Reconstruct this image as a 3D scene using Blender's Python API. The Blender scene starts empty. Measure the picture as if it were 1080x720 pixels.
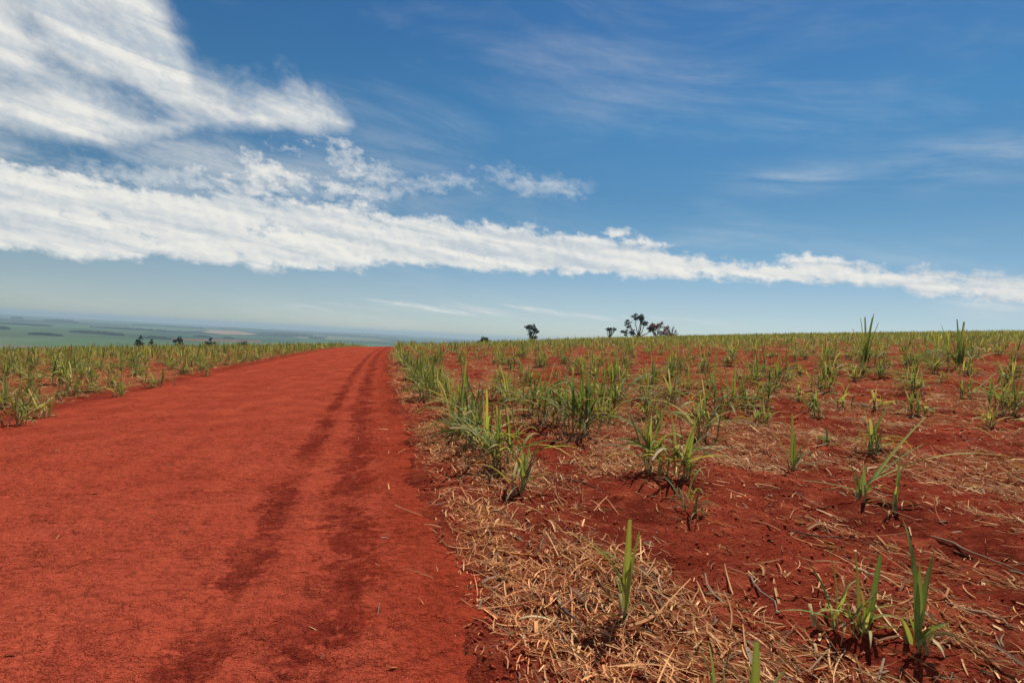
import bpy, math, random
import numpy as np
from mathutils import Matrix, Vector

rng = np.random.default_rng(11)
R = math.radians
sc = bpy.context.scene
col = sc.collection

# ------------------------------------------------------------------ noise
def _h(ix, iy, seed):
    a = (ix.astype(np.int64) * 374761393 + iy.astype(np.int64) * 668265263 + seed * 974634777) & 0x7fffffff
    a = ((a ^ (a >> 13)) * 1274126177) & 0x7fffffff
    return ((a ^ (a >> 16)) & 0xffff) / 65535.0

def vnoise(x, y, seed=0):
    x = np.asarray(x, float); y = np.asarray(y, float)
    ix = np.floor(x); iy = np.floor(y); fx = x - ix; fy = y - iy
    fx = fx * fx * fx * (fx * (fx * 6 - 15) + 10); fy = fy * fy * fy * (fy * (fy * 6 - 15) + 10)
    a = _h(ix, iy, seed); b = _h(ix + 1, iy, seed); c = _h(ix, iy + 1, seed); d = _h(ix + 1, iy + 1, seed)
    return (a * (1 - fx) + b * fx) * (1 - fy) + (c * (1 - fx) + d * fx) * fy

def fbm(x, y, seed=0, octv=4):
    s = 0; amp = .5; tot = 0
    for i in range(octv):
        s = s + amp * vnoise(x * 2 ** i + 17.3 * i, y * 2 ** i - 9.1 * i, seed + i); tot += amp; amp *= .5
    return s / tot

def sstep(a, b, x):
    t = np.clip((x - a) / (b - a), 0, 1); return t * t * (3 - 2 * t)

# ------------------------------------------------------------------ camera model
CAM_H, FPX, ROLL, PITCH = 1.5, 600.0, R(3.1), R(-0.25)
CAMROT = Matrix.Rotation(R(90) + PITCH, 3, 'X') @ Matrix.Rotation(ROLL, 3, 'Z')
camd = bpy.data.cameras.new('camera'); cam = bpy.data.objects.new('camera', camd); col.objects.link(cam)
cam.matrix_world = Matrix.Translation((0, 0, CAM_H)) @ CAMROT.to_4x4()
camd.sensor_width = 36; camd.lens = FPX / 1080 * 36; camd.clip_start = .05; camd.clip_end = 90000
sc.camera = cam

def ray(px, py):
    d = CAMROT @ Vector((px - 540, 360 - py, -FPX)); d.normalize(); return np.array(d)

# ------------------------------------------------------------------ terrain
HEAD = R(-13.6)
TD = np.array([math.sin(HEAD), math.cos(HEAD)]); SD = np.array([math.cos(HEAD), -math.sin(HEAD)])
def bend(t): return 5.2e-4 * np.maximum(0, t - 15) ** 2
def st_of(x, y):
    t = x * TD[0] + y * TD[1]; s = x * SD[0] + y * SD[1] - bend(t); return s, t
def xy_of(s, t):
    s = s + bend(t); return s * SD[0] + t * TD[0], s * SD[1] + t * TD[1]

def base_z(x, y):
    r = np.hypot(x, y); az = np.arctan2(x, y)
    R0 = 64 + 130 * sstep(-.15, .55, az)
    q = np.maximum(0, r - R0); D = 70.
    drop = D * (1 - np.exp(-3e-4 * q * q / D))
    local = .066 * 500 * np.tanh(x / 500) + .006 * (np.sqrt(x * x + 64) - 8) * np.exp(-r / 900) + .008 * 400 * np.tanh(y / 400) - drop
    plain = -86 + 14 * (fbm(x / 2600, y / 2600, 5, 3) - .5) + 55 * (fbm(x / 5000, y / 5000, 9, 4) - .45) * sstep(6000, 20000, r)
    w = sstep(350, 1500, r)
    return local * (1 - w) + plain * w

SL, SR = -6.75, .52        # road edges
def edge_n(t): return .30 * (fbm(t / 1.7, t * 0 + 3.3, 21, 4) - .5), .34 * (fbm(t / 1.3, t * 0 + 8.8, 27, 4) - .5)

def surf(x, y, crust=False):
    """ground height, road height (both include the small relief)"""
    b = base_z(x, y); s, t = st_of(x, y); r = np.hypot(x, y)
    near = 1 - sstep(18, 60, r)
    el, er = edge_n(t)
    dist_out = np.maximum(SL + el - s, s - SR - er)          # >0 outside the road
    ins = 1 - sstep(-.40, .10, dist_out)
    rowp = np.cos((s - 1.4) / 1.5 * 2 * math.pi)
    fld = .012 + .020 * rowp * sstep(.2, 1., dist_out) + .012 * np.exp(-(dist_out / .35) ** 2) * (s < 0)
    fld = fld + .09 * (fbm(s / .9, t / 1.6, 31, 3) - .5)
    fld = fld + near * (
        .075 * (fbm(s / .20, t / .22, 41, 4) - .5) + .026 * (vnoise(s / .045, t / .05, 51) - .5))
    trk = np.exp(-((s + .75) / .17) ** 2) + np.exp(-((s + .2) / .2) ** 2) + .9 * np.exp(-((s + 3.4) / .3) ** 2) + .8 * np.exp(-((s + 5.2) / .3) ** 2)
    rd = -.016 * trk + .05 * (fbm(s / 1.6, t / 2.6, 61, 3) - .5)
    pat = sstep(.42, .62, fbm(s / .9, t / 1.5, 62, 3))
    rd = rd + near * ((.006 + .014 * pat) * (fbm(s / .13, t / .09, 71, 4) - .5) + .005 * (vnoise(s / .04, t / .03, 81) - .5))
    if crust:
        fl = fbm(s / .20 + 3, t / .15, 501, 6); ar = .35 + .65 * sstep(.42, .6, fbm(s / 1.1, t / 1.4, 511, 3))
        ter = sum(sstep(q, q + .009, fl) for q in (.40, .49, .57, .64))
        rd = rd + (1 - sstep(8, 16, r)) * ar * (.004 * ter + .012 * (fbm(s / .05, t / .045, 521, 3) - .5))
    g = b + fld * (1 - ins) + (rd - .045) * ins
    rr = b + rd - .05 * sstep(-.1, .40, dist_out)
    return g, rr
def top_z(x, y):
    g, r_ = surf(np.asarray(x, float), np.asarray(y, float)); return np.maximum(g, r_)

def at(px, py, far=4000.):
    """where the ray through a photo pixel meets the terrain"""
    d = ray(px, py); k = np.concatenate([np.arange(1, 400, .02), np.geomspace(400, far * 8, 6000)])
    X = d[0] * k; Y = d[1] * k; Z = CAM_H + d[2] * k
    bz = base_z(X, Y) + .02
    i = np.argmax(Z < bz)
    return X[i], Y[i]

# ------------------------------------------------------------------ mesh helpers
def tag(o, label=None, cat=None, group=None, kind=None):
    if label: o['label'] = label
    if cat: o['category'] = cat
    if group: o['group'] = group
    if kind: o['kind'] = kind
    return o

def mk_mesh(name, V, F, mat, colr=None, smooth=True, attrs=None):
    me = bpy.data.meshes.new(name); V = np.asarray(V, np.float32); F = np.asarray(F, np.int32)
    n, m, k = len(V), len(F), F.shape[1]
    me.vertices.add(n); me.vertices.foreach_set('co', V.ravel())
    me.loops.add(m * k); me.loops.foreach_set('vertex_index', F.ravel())
    me.polygons.add(m); me.polygons.foreach_set('loop_start', np.arange(0, m * k, k, dtype=np.int32))
    me.polygons.foreach_set('use_smooth', np.full(m, smooth))
    if colr is not None:
        a = me.color_attributes.new('tint', 'FLOAT_COLOR', 'POINT')
        c = np.ones((n, 4), np.float32); c[:, :3] = colr; a.data.foreach_set('color', c.ravel())
    for kx, v in (attrs or {}).items():
        a = me.attributes.new(kx, 'FLOAT', 'POINT'); a.data.foreach_set('value', np.asarray(v, np.float32))
    me.update(calc_edges=True); me.validate()
    if mat: me.materials.append(mat)
    return me

def mk_obj(name, me, parent=None, loc=(0, 0, 0)):
    o = bpy.data.objects.new(name, me); col.objects.link(o); o.location = loc
    if parent: o.parent = parent
    return o

def blades(P0, az, th, L, W, droop, nseg=6, wide=3, c0=None, c1=None, cb=None, twist=None, vee=.22, tip=None, sway=None, tipdry=None):
    """n leaf blades as one vertex/face/colour set. az, th = heading and rise at the base; droop bends it down."""
    n = len(az); u = np.linspace(0, 1, nseg + 1)
    th_s = th[:, None] - droop[:, None] * u[None] ** 1.5
    a_s = az[:, None] + (sway[:, None] * u[None] ** 1.3 if sway is not None else 0)
    dx = np.cos(th_s) * np.sin(a_s); dy = np.cos(th_s) * np.cos(a_s); dz = np.sin(th_s)
    T = np.stack([dx, dy, dz], -1)
    seg = (L / nseg)[:, None, None]
    P = np.concatenate([np.zeros((n, 1, 3)), np.cumsum((T[:, 1:] + T[:, :-1]) * .5 * seg, 1)], 1) + P0[:, None]
    side = np.stack([np.cos(a_s), -np.sin(a_s), np.zeros_like(a_s)], -1)
    nor = np.cross(side, T)
    if twist is not None:
        tw = (twist[:, None] * (.25 + .75 * u[None]))[..., None]
        side, nor = side * np.cos(tw) + nor * np.sin(tw), nor * np.cos(tw) - side * np.sin(tw)
    tp = np.zeros(n) if tip is None else tip
    prof = np.minimum(1, .5 + u * 1.8)[None] * (1 - (1 - tp[:, None]) * u[None] ** 2.0)
    w = (W[:, None] * prof * .5)[..., None]
    if wide == 3: G = np.stack([P - side * w, P - nor * w * vee * 2, P + side * w], 2)
    else: G = np.stack([P - side * w, P + side * w], 2)
    K = wide; V = G.reshape(-1, 3)
    idx = np.arange(n * (nseg + 1) * K).reshape(n, nseg + 1, K)
    F = np.stack([idx[:, :-1, :-1], idx[:, :-1, 1:], idx[:, 1:, 1:], idx[:, 1:, :-1]], -1).reshape(-1, 4)
    C = None
    if c0 is not None:
        if cb is None: cb = c0
        td = np.full(n, .75) if tipdry is None else tipdry
        wb = np.clip(1 - u[None] * 4, 0, 1)[..., None]
        wt = np.clip((u[None] - td[:, None]) / .25, 0, 1)[..., None]
        C = c0[:, None] * (1 - wb) + cb[:, None] * wb
        C = C * (1 - wt) + c1[:, None] * wt
        C = np.repeat(C[:, :, None], K, 2)
        if K == 3: C[:, :, 1] = C[:, :, 1] * 1.18 + .015
        C = C.reshape(-1, 3)
    return V, F, C

def merge(sets):
    Vs, Fs, Cs = [], [], []; o = 0
    for V, F, C in sets:
        Vs.append(V); Fs.append(F + o); Cs.append(C); o += len(V)
    return np.concatenate(Vs), np.concatenate(Fs), np.concatenate(Cs)

def tube(pts, rad, n=6, c=(1, 1, 1)):
    pts = np.asarray(pts, float); m = len(pts); rad = np.asarray(rad, float)
    T = np.gradient(pts, axis=0); T /= np.linalg.norm(T, axis=1)[:, None] + 1e-9
    up = np.where(np.abs(T[:, 2:3]) > .9, np.array([[1., 0, 0]]), np.array([[0., 0, 1.]]))
    A = np.cross(T, up); A /= np.linalg.norm(A, axis=1)[:, None]; B = np.cross(T, A)
    for i in range(1, m):      # keep frames aligned
        A[i] = A[i - 1] - T[i] * np.dot(A[i - 1], T[i]); A[i] /= np.linalg.norm(A[i]) + 1e-9; B[i] = np.cross(T[i], A[i])
    a = np.linspace(0, 2 * math.pi, n, endpoint=False)
    V = pts[:, None] + (A[:, None] * np.cos(a)[None, :, None] + B[:, None] * np.sin(a)[None, :, None]) * rad[:, None, None]
    idx = np.arange(m * n).reshape(m, n); nx = np.roll(idx, -1, 1)
    F = np.stack([idx[:-1], nx[:-1], nx[1:], idx[1:]], -1).reshape(-1, 4)
    V = V.reshape(-1, 3)
    return V, F, np.tile(np.asarray(c, float), (len(V), 1))

# ------------------------------------------------------------------ node helper
class NT:
    def __init__(s, tree): s.t = tree; s.n = tree.nodes; s.l = tree.links
    def new(s, typ, **kw):
        n = s.n.new(typ)
        for k, v in kw.items(): setattr(n, k, v)
        return n
    def put(s, sock, v):
        if isinstance(v, bpy.types.NodeSocket): s.l.new(v, sock)
        else: sock.default_value = v
    def m(s, op, a, b=0., c=0., clamp=False):
        n = s.new('ShaderNodeMath', operation=op, use_clamp=clamp)
        s.put(n.inputs[0], a); s.put(n.inputs[1], b)
        if len(n.inputs) > 2: s.put(n.inputs[2], c)
        return n.outputs[0]
    def mapr(s, v, a, b, c=0., d=1., smooth=True):
        n = s.new('ShaderNodeMapRange', interpolation_type='SMOOTHSTEP' if smooth else 'LINEAR')
        s.put(n.inputs['Value'], v); s.put(n.inputs['From Min'], a); s.put(n.inputs['From Max'], b); s.put(n.inputs['To Min'], c); s.put(n.inputs['To Max'], d)
        return n.outputs['Result']
    def mix(s, f, a, b, bt='MIX'):
        n = s.new('ShaderNodeMix', data_type='RGBA', blend_type=bt)
        s.put(n.inputs[0], f)
        for sk, v in ((n.inputs[6], a), (n.inputs[7], b)):
            if isinstance(v, (tuple, list)): v = (*v[:3], 1)
            s.put(sk, v)
        return n.outputs[2]
    def xyz(s, x, y, z=0.):
        n = s.new('ShaderNodeCombineXYZ'); s.put(n.inputs[0], x); s.put(n.inputs[1], y); s.put(n.inputs[2], z); return n.outputs[0]
    def noise(s, vec, scale, detail=4, rough=.55, dist=0., lac=2.):
        n = s.new('ShaderNodeTexNoise'); s.put(n.inputs['Vector'], vec)
        n.inputs['Scale'].default_value = scale; n.inputs['Detail'].default_value = detail
        n.inputs['Roughness'].default_value = rough; n.inputs['Distortion'].default_value = dist; n.inputs['Lacunarity'].default_value = lac
        return n.outputs[0]
    def attr(s, name, out='Fac'):
        n = s.new('ShaderNodeAttribute', attribute_name=name); return n.outputs[out]
    def bump(s, h, strength, dist, nrm=None):
        n = s.new('ShaderNodeBump'); s.put(n.inputs['Height'], h); n.inputs['Strength'].default_value = strength; n.inputs['Distance'].default_value = dist
        if nrm is not None: s.l.new(nrm, n.inputs['Normal'])
        return n.outputs[0]

def new_mat(name):
    m = bpy.data.materials.new(name); m.use_nodes = True; m.node_tree.nodes.clear()
    N = NT(m.node_tree); out = N.new('ShaderNodeOutputMaterial'); return m, N, out

def principled(N, out, colr, rough=.9, spec=.15, normal=None):
    p = N.new('ShaderNodeBsdfPrincipled')
    if isinstance(colr, (tuple, list)): colr = (*colr[:3], 1)
    N.put(p.inputs['Base Color'], colr); N.put(p.inputs['Roughness'], rough); p.inputs['Specular IOR Level'].default_value = spec
    if normal is not None: N.l.new(normal, p.inputs['Normal'])
    if out: N.l.new(p.outputs[0], out.inputs[0])
    return p

# ------------------------------------------------------------------ materials
SOIL = (.235, .036, .018); SOIL_D = (.120, .018, .010); SOIL_O = (.35, .075, .035)
def field_soil():
    m, N, out = new_mat('red_field_soil')
    pos = N.new('ShaderNodeNewGeometry').outputs['Position']
    big = N.noise(pos, .8, 4, .6); mid = N.noise(pos, 6, 5, .6); fine = N.noise(pos, 60, 4, .65)
    c = N.mix(N.mapr(big, .35, .65), SOIL_D, SOIL)
    c = N.mix(N.mapr(mid, .42, .7, 0, .55), c, SOIL_O)
    c = N.mix(N.mapr(fine, .35, .6, .65, 0), c, (.06, .010, .007))
    dust = N.noise(pos, 2.3, 5, .65)
    c = N.mix(N.mapr(dust, .52, .68, 0, .5), c, (.40, .088, .042))
    # dry trash stains and crumbs where straw has rotted into the soil
    straw = N.attr('straw'); crumb = N.noise(pos, 28, 6, .75)
    f = N.m('MULTIPLY', N.mapr(N.m('ADD', crumb, N.m('MULTIPLY', straw, .14)), .57, .68), N.mapr(straw, 0, .7))
    c = N.mix(N.m('MULTIPLY', f, .75), c, (.27, .10, .045))
    far = N.attr('farveg')
    fn = N.noise(pos, .5, 5, .7)
    c = N.mix(N.m('MULTIPLY', far, .55), c, N.mix(N.mapr(fn, .4, .6), (.19, .10, .045), (.13, .15, .04)))
    pl = N.attr('plain'); pc = N.attr('tint', 'Color')
    pn = N.noise(pos, .004, 5, .6)
    c = N.mix(pl, c, N.mix(.5, pc, N.mix(N.mapr(pn, .3, .7), (.6, .6, .6), (1.25, 1.25, 1.25)), 'MULTIPLY'))
    h = N.m('ADD', N.m('MULTIPLY', fine, .7), N.m('MULTIPLY', mid, 1.4))
    b = N.bump(h, 1., .035, N.bump(N.noise(pos, 190, 3, .6), .5, .004))
    principled(N, out, c, 1., .0, b); return m

def road_soil():
    m, N, out = new_mat('packed_red_earth')
    s = N.attr('s_across'); t = N.attr('t_along'); v = N.xyz(s, t, 0)
    v_long = N.xyz(s, N.m('MULTIPLY', t, .16), 0.)
    v_cross = N.xyz(N.m('MULTIPLY', s, .8), t, 0.)
    big = N.noise(v, .7, 4, .6); lng = N.noise(v_long, 3.2, 5, .6); mid = N.noise(v_cross, 9, 5, .6, .0); fine = N.noise(v, 90, 4, .65)
    c = N.mix(N.mapr(big, .3, .7), (.305, .048, .0255), (.35, .061, .033))
    c = N.mix(N.mapr(lng, .4, .68, 0, .4), c, (.42, .076, .037))
    c = N.mix(N.mapr(mid, .40, .22, 0, .3), c, (.19, .027, .013))
    # darker compacted marks left by tyres
    def track(c0, w):
        wob = N.m('ADD', N.m('SUBTRACT', s, c0), N.m('MULTIPLY', N.m('SUBTRACT', N.noise(N.xyz(0., N.m('MULTIPLY', t, .5), c0), 1.2, 3), .5), .32))
        return N.m('POWER', 2.718, N.m('MULTIPLY', N.m('POWER', N.m('DIVIDE', N.m('ABSOLUTE', wob), w), 2.), -1.))
    tr = N.m('MAXIMUM', N.m('MAXIMUM', track(-.75, .17), track(-.15, .27)), N.m('MULTIPLY', track(-3.6, .4), .28))
    brk = N.noise(N.xyz(s, N.m('MULTIPLY', t, .6), 4.), 2.6, 7, .72)
    fray = N.noise(v_cross, 11, 8, .78, .15)
    dk = N.mapr(N.m('ADD', N.m('ADD', N.m('MULTIPLY', tr, .20), N.m('MULTIPLY', brk, .95)), N.m('MULTIPLY', fray, .95)), 1.03, 1.16)
    dk = N.m('MULTIPLY', N.m('MULTIPLY', dk, N.mapr(tr, .02, .6)), N.mapr(N.noise(N.xyz(N.m('MULTIPLY', s, .8), N.m('MULTIPLY', t, .75), 9.), 1.1, 4, .6), .34, .50, .35, 1))
    c = N.mix(N.m('MULTIPLY', dk, .80), c, (.125, .016, .010))
    # the verge next to the field is darker, loose soil
    vg = N.mapr(N.m('ADD', N.m('ADD', s, N.m('MULTIPLY', N.m('SUBTRACT', brk, .5), 1.6)), N.m('MULTIPLY', N.m('SUBTRACT', fray, .5), 1.6)), -.3, .55)
    c = N.mix(N.m('MULTIPLY', vg, .6), c, (.21, .026, .011))
    vl = N.mapr(N.m('ADD', s, N.m('MULTIPLY', N.m('SUBTRACT', brk, .5), .8)), -6.0, -6.6)
    c = N.mix(N.m('MULTIPLY', vl, .6), c, (.17, .024, .014))
    c = N.mix(N.mapr(fine, .30, .5, .35, 0), c, (.13, .02, .012))
    rip = N.noise(v_cross, 13, 5, .6, .3)
    # flaked crust: little scarps where the packed surface has broken
    flk = N.noise(v_cross, 7.5, 4, .6, .25); flk2 = N.noise(v, 21, 7, .7, .0)
    area = N.mapr(N.noise(v, 1.3, 3), .42, .60, .25, 1)
    ter = N.m('ADD', N.m('ADD', N.mapr(flk, .50, .512), N.m('MULTIPLY', N.mapr(flk, .42, .43), .8)), N.m('ADD', N.m('MULTIPLY', N.mapr(flk2, .54, .555), .5), N.m('MULTIPLY', N.mapr(flk, .57, .58), .9)))
    ter = N.m('MULTIPLY', ter, area)
    vor = N.new('ShaderNodeTexVoronoi', feature='DISTANCE_TO_EDGE'); N.l.new(N.xyz(N.m('ADD', N.m('MULTIPLY', s, .7), N.m('MULTIPLY', mid, .2)), N.m('ADD', t, N.m('MULTIPLY', brk, .25)), 0.), vor.inputs['Vector']); vor.inputs['Scale'].default_value = 6.5
    crk = N.m('MULTIPLY', N.mapr(vor.outputs[0], .0, .035, 1, 0), N.mapr(N.noise(v, 1.9, 3), .52, .64))
    h = N.m('SUBTRACT', N.m('ADD', N.m('ADD', rip, N.m('MULTIPLY', fine, .22)), N.m('MULTIPLY', ter, .50)), N.m('MULTIPLY', crk, .3))
    pit = N.mapr(N.noise(v_cross, 34, 4, .7), .36, .30)
    c = N.mix(N.m('MULTIPLY', N.m('MULTIPLY', pit, area), .55), c, (.10, .016, .010))
    b = N.bump(h, 1., .045, N.bump(N.noise(v, 220, 3, .6), .4, .003))
    principled(N, out, c, 1., .0, b); return m

def tinted(name, rough=.6, spec=.25, trans=.3, var=.25, scale=30, mulc=1.):
    m, N, out = new_mat(name)
    c = N.attr('tint', 'Color'); tc = N.new('ShaderNodeTexCoord').outputs['Object']
    n = N.noise(tc, scale, 4, .6); rnd = N.new('ShaderNodeObjectInfo').outputs['Random']
    k = N.m('ADD', 1 - var * .5, N.m('MULTIPLY', N.m('ADD', n, N.m('MULTIPLY', N.m('SUBTRACT', rnd, .5), .6)), var))
    c = N.mix(1., c, N.xyz(k, k, k), 'MULTIPLY')
    p = principled(N, None, c, rough, spec)
    if trans > 0:
        tr = N.new('ShaderNodeBsdfTranslucent')
        N.put(tr.inputs['Color'], N.mix(1., c, (1.25, 1.25, .55), 'MULTIPLY'))
        mx = N.new('ShaderNodeMixShader'); mx.inputs[0].default_value = trans
        N.l.new(p.outputs[0], mx.inputs[1]); N.l.new(tr.outputs[0], mx.inputs[2]); N.l.new(mx.outputs[0], out.inputs[0])
    else: N.l.new(p.outputs[0], out.inputs[0])
    return m

M = dict(field=field_soil(), road=road_soil(),
         leaf=tinted('cane_leaf_green', .68, .12, .34), dry=tinted('dry_cane_leaf', .8, .12, .15),
         stalk=tinted('cane_sheath', .55, .25, .08), straw=tinted('straw_litter', .85, .1, .12, .3, 9),
         clod=tinted('red_soil_crumbs', .95, .05, 0, .3, 20), bark=tinted('tree_bark', .9, .1, 0, .4, 1.5),
         crown=tinted('tree_foliage', .7, .1, .1, .5, .6))

# ------------------------------------------------------------------ straw density (also tints the soil a little)
def straw_den(s, t):
    n1 = fbm(s / .7, t / 1.5, 101, 4); n2 = fbm(s / 2.2, t / 5., 111, 3)
    r_ = np.hypot(s, t)
    band = np.exp(-(np.abs(s - 1.26) / .60) ** 4) * (.40 + .8 * sstep(.36, .56, n1))
    rowp = .5 + .5 * np.cos((s - 1.4) / 1.5 * 2 * math.pi)
    fr = (sstep(.47, .66, n1 * .6 + n2 * .4 + .07 * rowp) * .85 + .14)
    fr = np.where(s > 1.5, fr, 0)
    gap = np.exp(-((s - 2.15) / .28) ** 2) * sstep(0, .2, .55 - n1 + .1)
    lb = np.exp(-(np.abs(s + 7.7) / .7) ** 4) * (.3 + .5 * n1)
    lf = np.where(s < -7.2, sstep(.34, .54, n1 * .6 + n2 * .4 + .08 * rowp) * .85 + .2, 0)
    rd = np.where((s > SL) & (s < SR), .0015 + .02 * sstep(-.6, .3, s) ** 2, 0)
    return np.clip(np.maximum.reduce([band, fr * (1 - .8 * gap), lb, lf, rd]), 0, 1)

# ------------------------------------------------------------------ ground sheet
def polar_grid():
    rings = [.02, .3, .55, .8]
    r = 1.0
    while r < 22000:
        rings.append(r)
        r *= 1.010 if r < 30 else (1.018 if r < 400 else (1.03 if r < 1500 else (1.018 if r < 9000 else 1.06)))
    rings = np.array(rings)
    fine = np.arange(-52, 52.01, .16); coarse = np.arange(54, 307, 3.)
    a = np.radians(np.concatenate([fine, coarse]))
    RR, AA = np.meshgrid(rings, a, indexing='ij')
    X = RR * np.sin(AA); Y = RR * np.cos(AA)
    n, m = X.shape; idx = np.arange(n * m).reshape(n, m); nx = np.roll(idx, -1, 1)
    F = np.stack([idx[:-1], idx[1:], nx[1:], nx[:-1]], -1).reshape(-1, 4)
    return X.ravel(), Y.ravel(), F

def inpoly(x, y, P):
    c = np.zeros(x.shape, bool); j = len(P) - 1
    for i in range(len(P)):
        xi, yi = P[i]; xj, yj = P[j]
        with np.errstate(divide='ignore', invalid='ignore'):
            c ^= ((yi > y) != (yj > y)) & (x < (xj - xi) * (y - yi) / (yj - yi + 1e-12) + xi)
        j = i
    return c

X, Y, F = polar_grid()
G, _ = surf(X, Y); rr = np.hypot(X, Y); s_, t_ = st_of(X, Y)
straw = straw_den(s_, t_)
straw = np.where(rr > 60, .30, straw)
farveg = sstep(35, 110, rr)
plain = sstep(380, 620, rr)
# farmland patchwork of the valley
ca, sa = math.cos(.35), math.sin(.35)
U = (X * ca + Y * sa) / 900 + .35 * (vnoise(X / 1500, Y / 1500, 7) - .5); Vv = (-X * sa + Y * ca) / 1700 + .35 * (vnoise(X / 1500, Y / 1500, 8) - .5)
k = _h(np.floor(U), np.floor(Vv), 77)
pal = np.array([(.075, .135, .045), (.06, .12, .045), (.09, .15, .05), (.05, .10, .04), (.11, .15, .06), (.065, .13, .05), (.19, .17, .09), (.020, .040, .022), (.024, .045, .024), (.03, .055, .03)])
pc = pal[np.clip((k * len(pal)).astype(int), 0, len(pal) - 1)]
pc = pc * np.array([.72, .74, .95]) * (.45 + 1.1 * fbm(X / 900, Y / 900, 88, 4))[:, None]
P = [at(*p) for p in ((213, 350.2), (222, 347.8), (248, 348.6), (272, 352.4), (262, 353.2), (232, 352.2))]
pc[inpoly(X, Y, P)] = (.27, .17, .10)
P = [at(*p) for p in ((180, 358.2), (186, 357), (275, 359.2), (275, 360.8))]
pc[inpoly(X, Y, P)] = (.2, .06, .035)
me = mk_mesh('ground', np.stack([X, Y, G], 1), F, M['field'], pc, attrs=dict(straw=straw, farveg=farveg, plain=plain))
tag(mk_obj('ground', me), kind='structure')

# road sheet
tt = [-6.0]
while tt[-1] < 170:
    q = tt[-1]; tt.append(q + (.06 if q < .9 else max(.012, .0055 * q) if q < 11 else .012 * q))
ss = np.arange(SL - .6, SR + .6, .0145)
TT, SS = np.meshgrid(np.array(tt), ss, indexing='ij')
x, y = xy_of(SS, TT); _, rz = surf(x, y, True)
n, m_ = x.shape; idx = np.arange(n * m_).reshape(n, m_)
F = np.stack([idx[:-1, :-1], idx[:-1, 1:], idx[1:, 1:], idx[1:, :-1]], -1).reshape(-1, 4)
me = mk_mesh('dirt_road', np.stack([x.ravel(), y.ravel(), rz.ravel() + .004], 1), F, M['road'], attrs=dict(s_across=SS.ravel(), t_along=TT.ravel()))
tag(mk_obj('dirt_road', me), kind='structure')

# ------------------------------------------------------------------ straw litter: one mass nobody could count
def wedge_points(shells, a0=-52, a1=50):
    out = []
    for r0, r1, dens in shells:
        n = int(dens * .5 * (r1 * r1 - r0 * r0) * R(a1 - a0))
        r = np.sqrt(rng.uniform(r0 * r0, r1 * r1, n)); a = np.radians(rng.uniform(a0, a1, n))
        out.append(np.stack([r * np.sin(a), r * np.cos(a)], 1))
    return np.concatenate(out)

pt = wedge_points([(1.2, 4, 1700), (4, 7, 1300), (7, 11, 850), (11, 17, 420), (17, 28, 170), (28, 50, 55), (50, 110, 10)])
s, t = st_of(pt[:, 0], pt[:, 1]); keep = rng.random(len(pt)) < straw_den(s, t) * .85; pt = pt[keep]; s = s[keep]; t = t[keep]
n = len(pt); r = np.hypot(pt[:, 0], pt[:, 1]); grow = np.maximum(1, r / 9) ** .62
kind = rng.random(n)
L = np.where(kind < .5, rng.uniform(.02, .07, n), np.where(kind < .9, rng.uniform(.06, .18, n), rng.uniform(.18, .42, n))) * grow ** .7
W = np.where(kind < .6, rng.uniform(.003, .007, n), rng.uniform(.004, .015, n)) * grow
W = np.where(rng.random(n) < .04, W * 2.2, W)
big = rng.random(n) < .05; W = np.where(big, rng.uniform(.012, .026, n) * grow, W * .72); L = np.where(big, rng.uniform(.08, .3, n) * grow ** .7, L)
az = rng.uniform(0, 2 * math.pi, n) ; az = np.where(rng.random(n) < .45, HEAD + rng.normal(0, .5, n), az)
z = top_z(pt[:, 0], pt[:, 1]); th = rng.normal(.06, .16, n); dr = rng.normal(.12, .3, n); th = np.where(big, rng.uniform(.1, .7, n), th); dr = np.where(big, rng.uniform(.5, 2., n), dr)
pile = straw_den(s, t)
P0 = np.stack([pt[:, 0] - np.sin(az) * L / 2, pt[:, 1] - np.cos(az) * L / 2, z + .004 + rng.uniform(0, .028, n) * pile * (r < 15) - np.sin(th) * L * .3], 1)
orange = np.exp(-((s - .8) / .8) ** 2)[:, None] * rng.uniform(.5, 1, (n, 1))
pal = np.array([(.58, .35, .17), (.70, .48, .26), (.40, .21, .095), (.48, .24, .11), (.22, .10, .055), (.78, .60, .36), (.36, .23, .14)])
c = pal[rng.choice(7, n, p=[.28, .18, .16, .14, .10, .08, .06])] * rng.uniform(.65, 1.1, (n, 1))
c = c * np.array([.95, .84, .74])
c = c * (1 - .75 * orange) + np.array((.72, .33, .135)) * orange * .75 * rng.uniform(.6, 1.15, (n, 1))
gr = rng.random(n) < .12; c[gr] = np.array((.24, .155, .10)) * rng.uniform(.5, 1.3, (gr.sum(), 1))
c = np.where((s < -7)[:, None], c * np.array([.95, .72, .6]), c)
near = r < 5.0
s1 = blades(P0[near], az[near], th[near], L[near], W[near], dr[near], 4, 3, c[near], c[near], twist=rng.normal(0, .7, near.sum()), tip=rng.uniform(.3, 1, near.sum()), sway=rng.normal(0, .5, near.sum()), vee=.3)
f_ = ~near
s2 = blades(P0[f_], az[f_], th[f_], L[f_], W[f_], dr[f_], 2, 2, c[f_], c[f_], twist=rng.normal(0, .6, f_.sum()), tip=rng.uniform(.3, 1, f_.sum()), sway=rng.normal(0, .5, f_.sum()))
V_, F_, C_ = merge([s1, s2])
tag(mk_obj('straw_litter', mk_mesh('straw_litter', V_, F_, M['straw'], C_, False)),
    'dry tan and orange cane straw strewn over the red soil and along the road edge', 'straw', kind='stuff')

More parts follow.
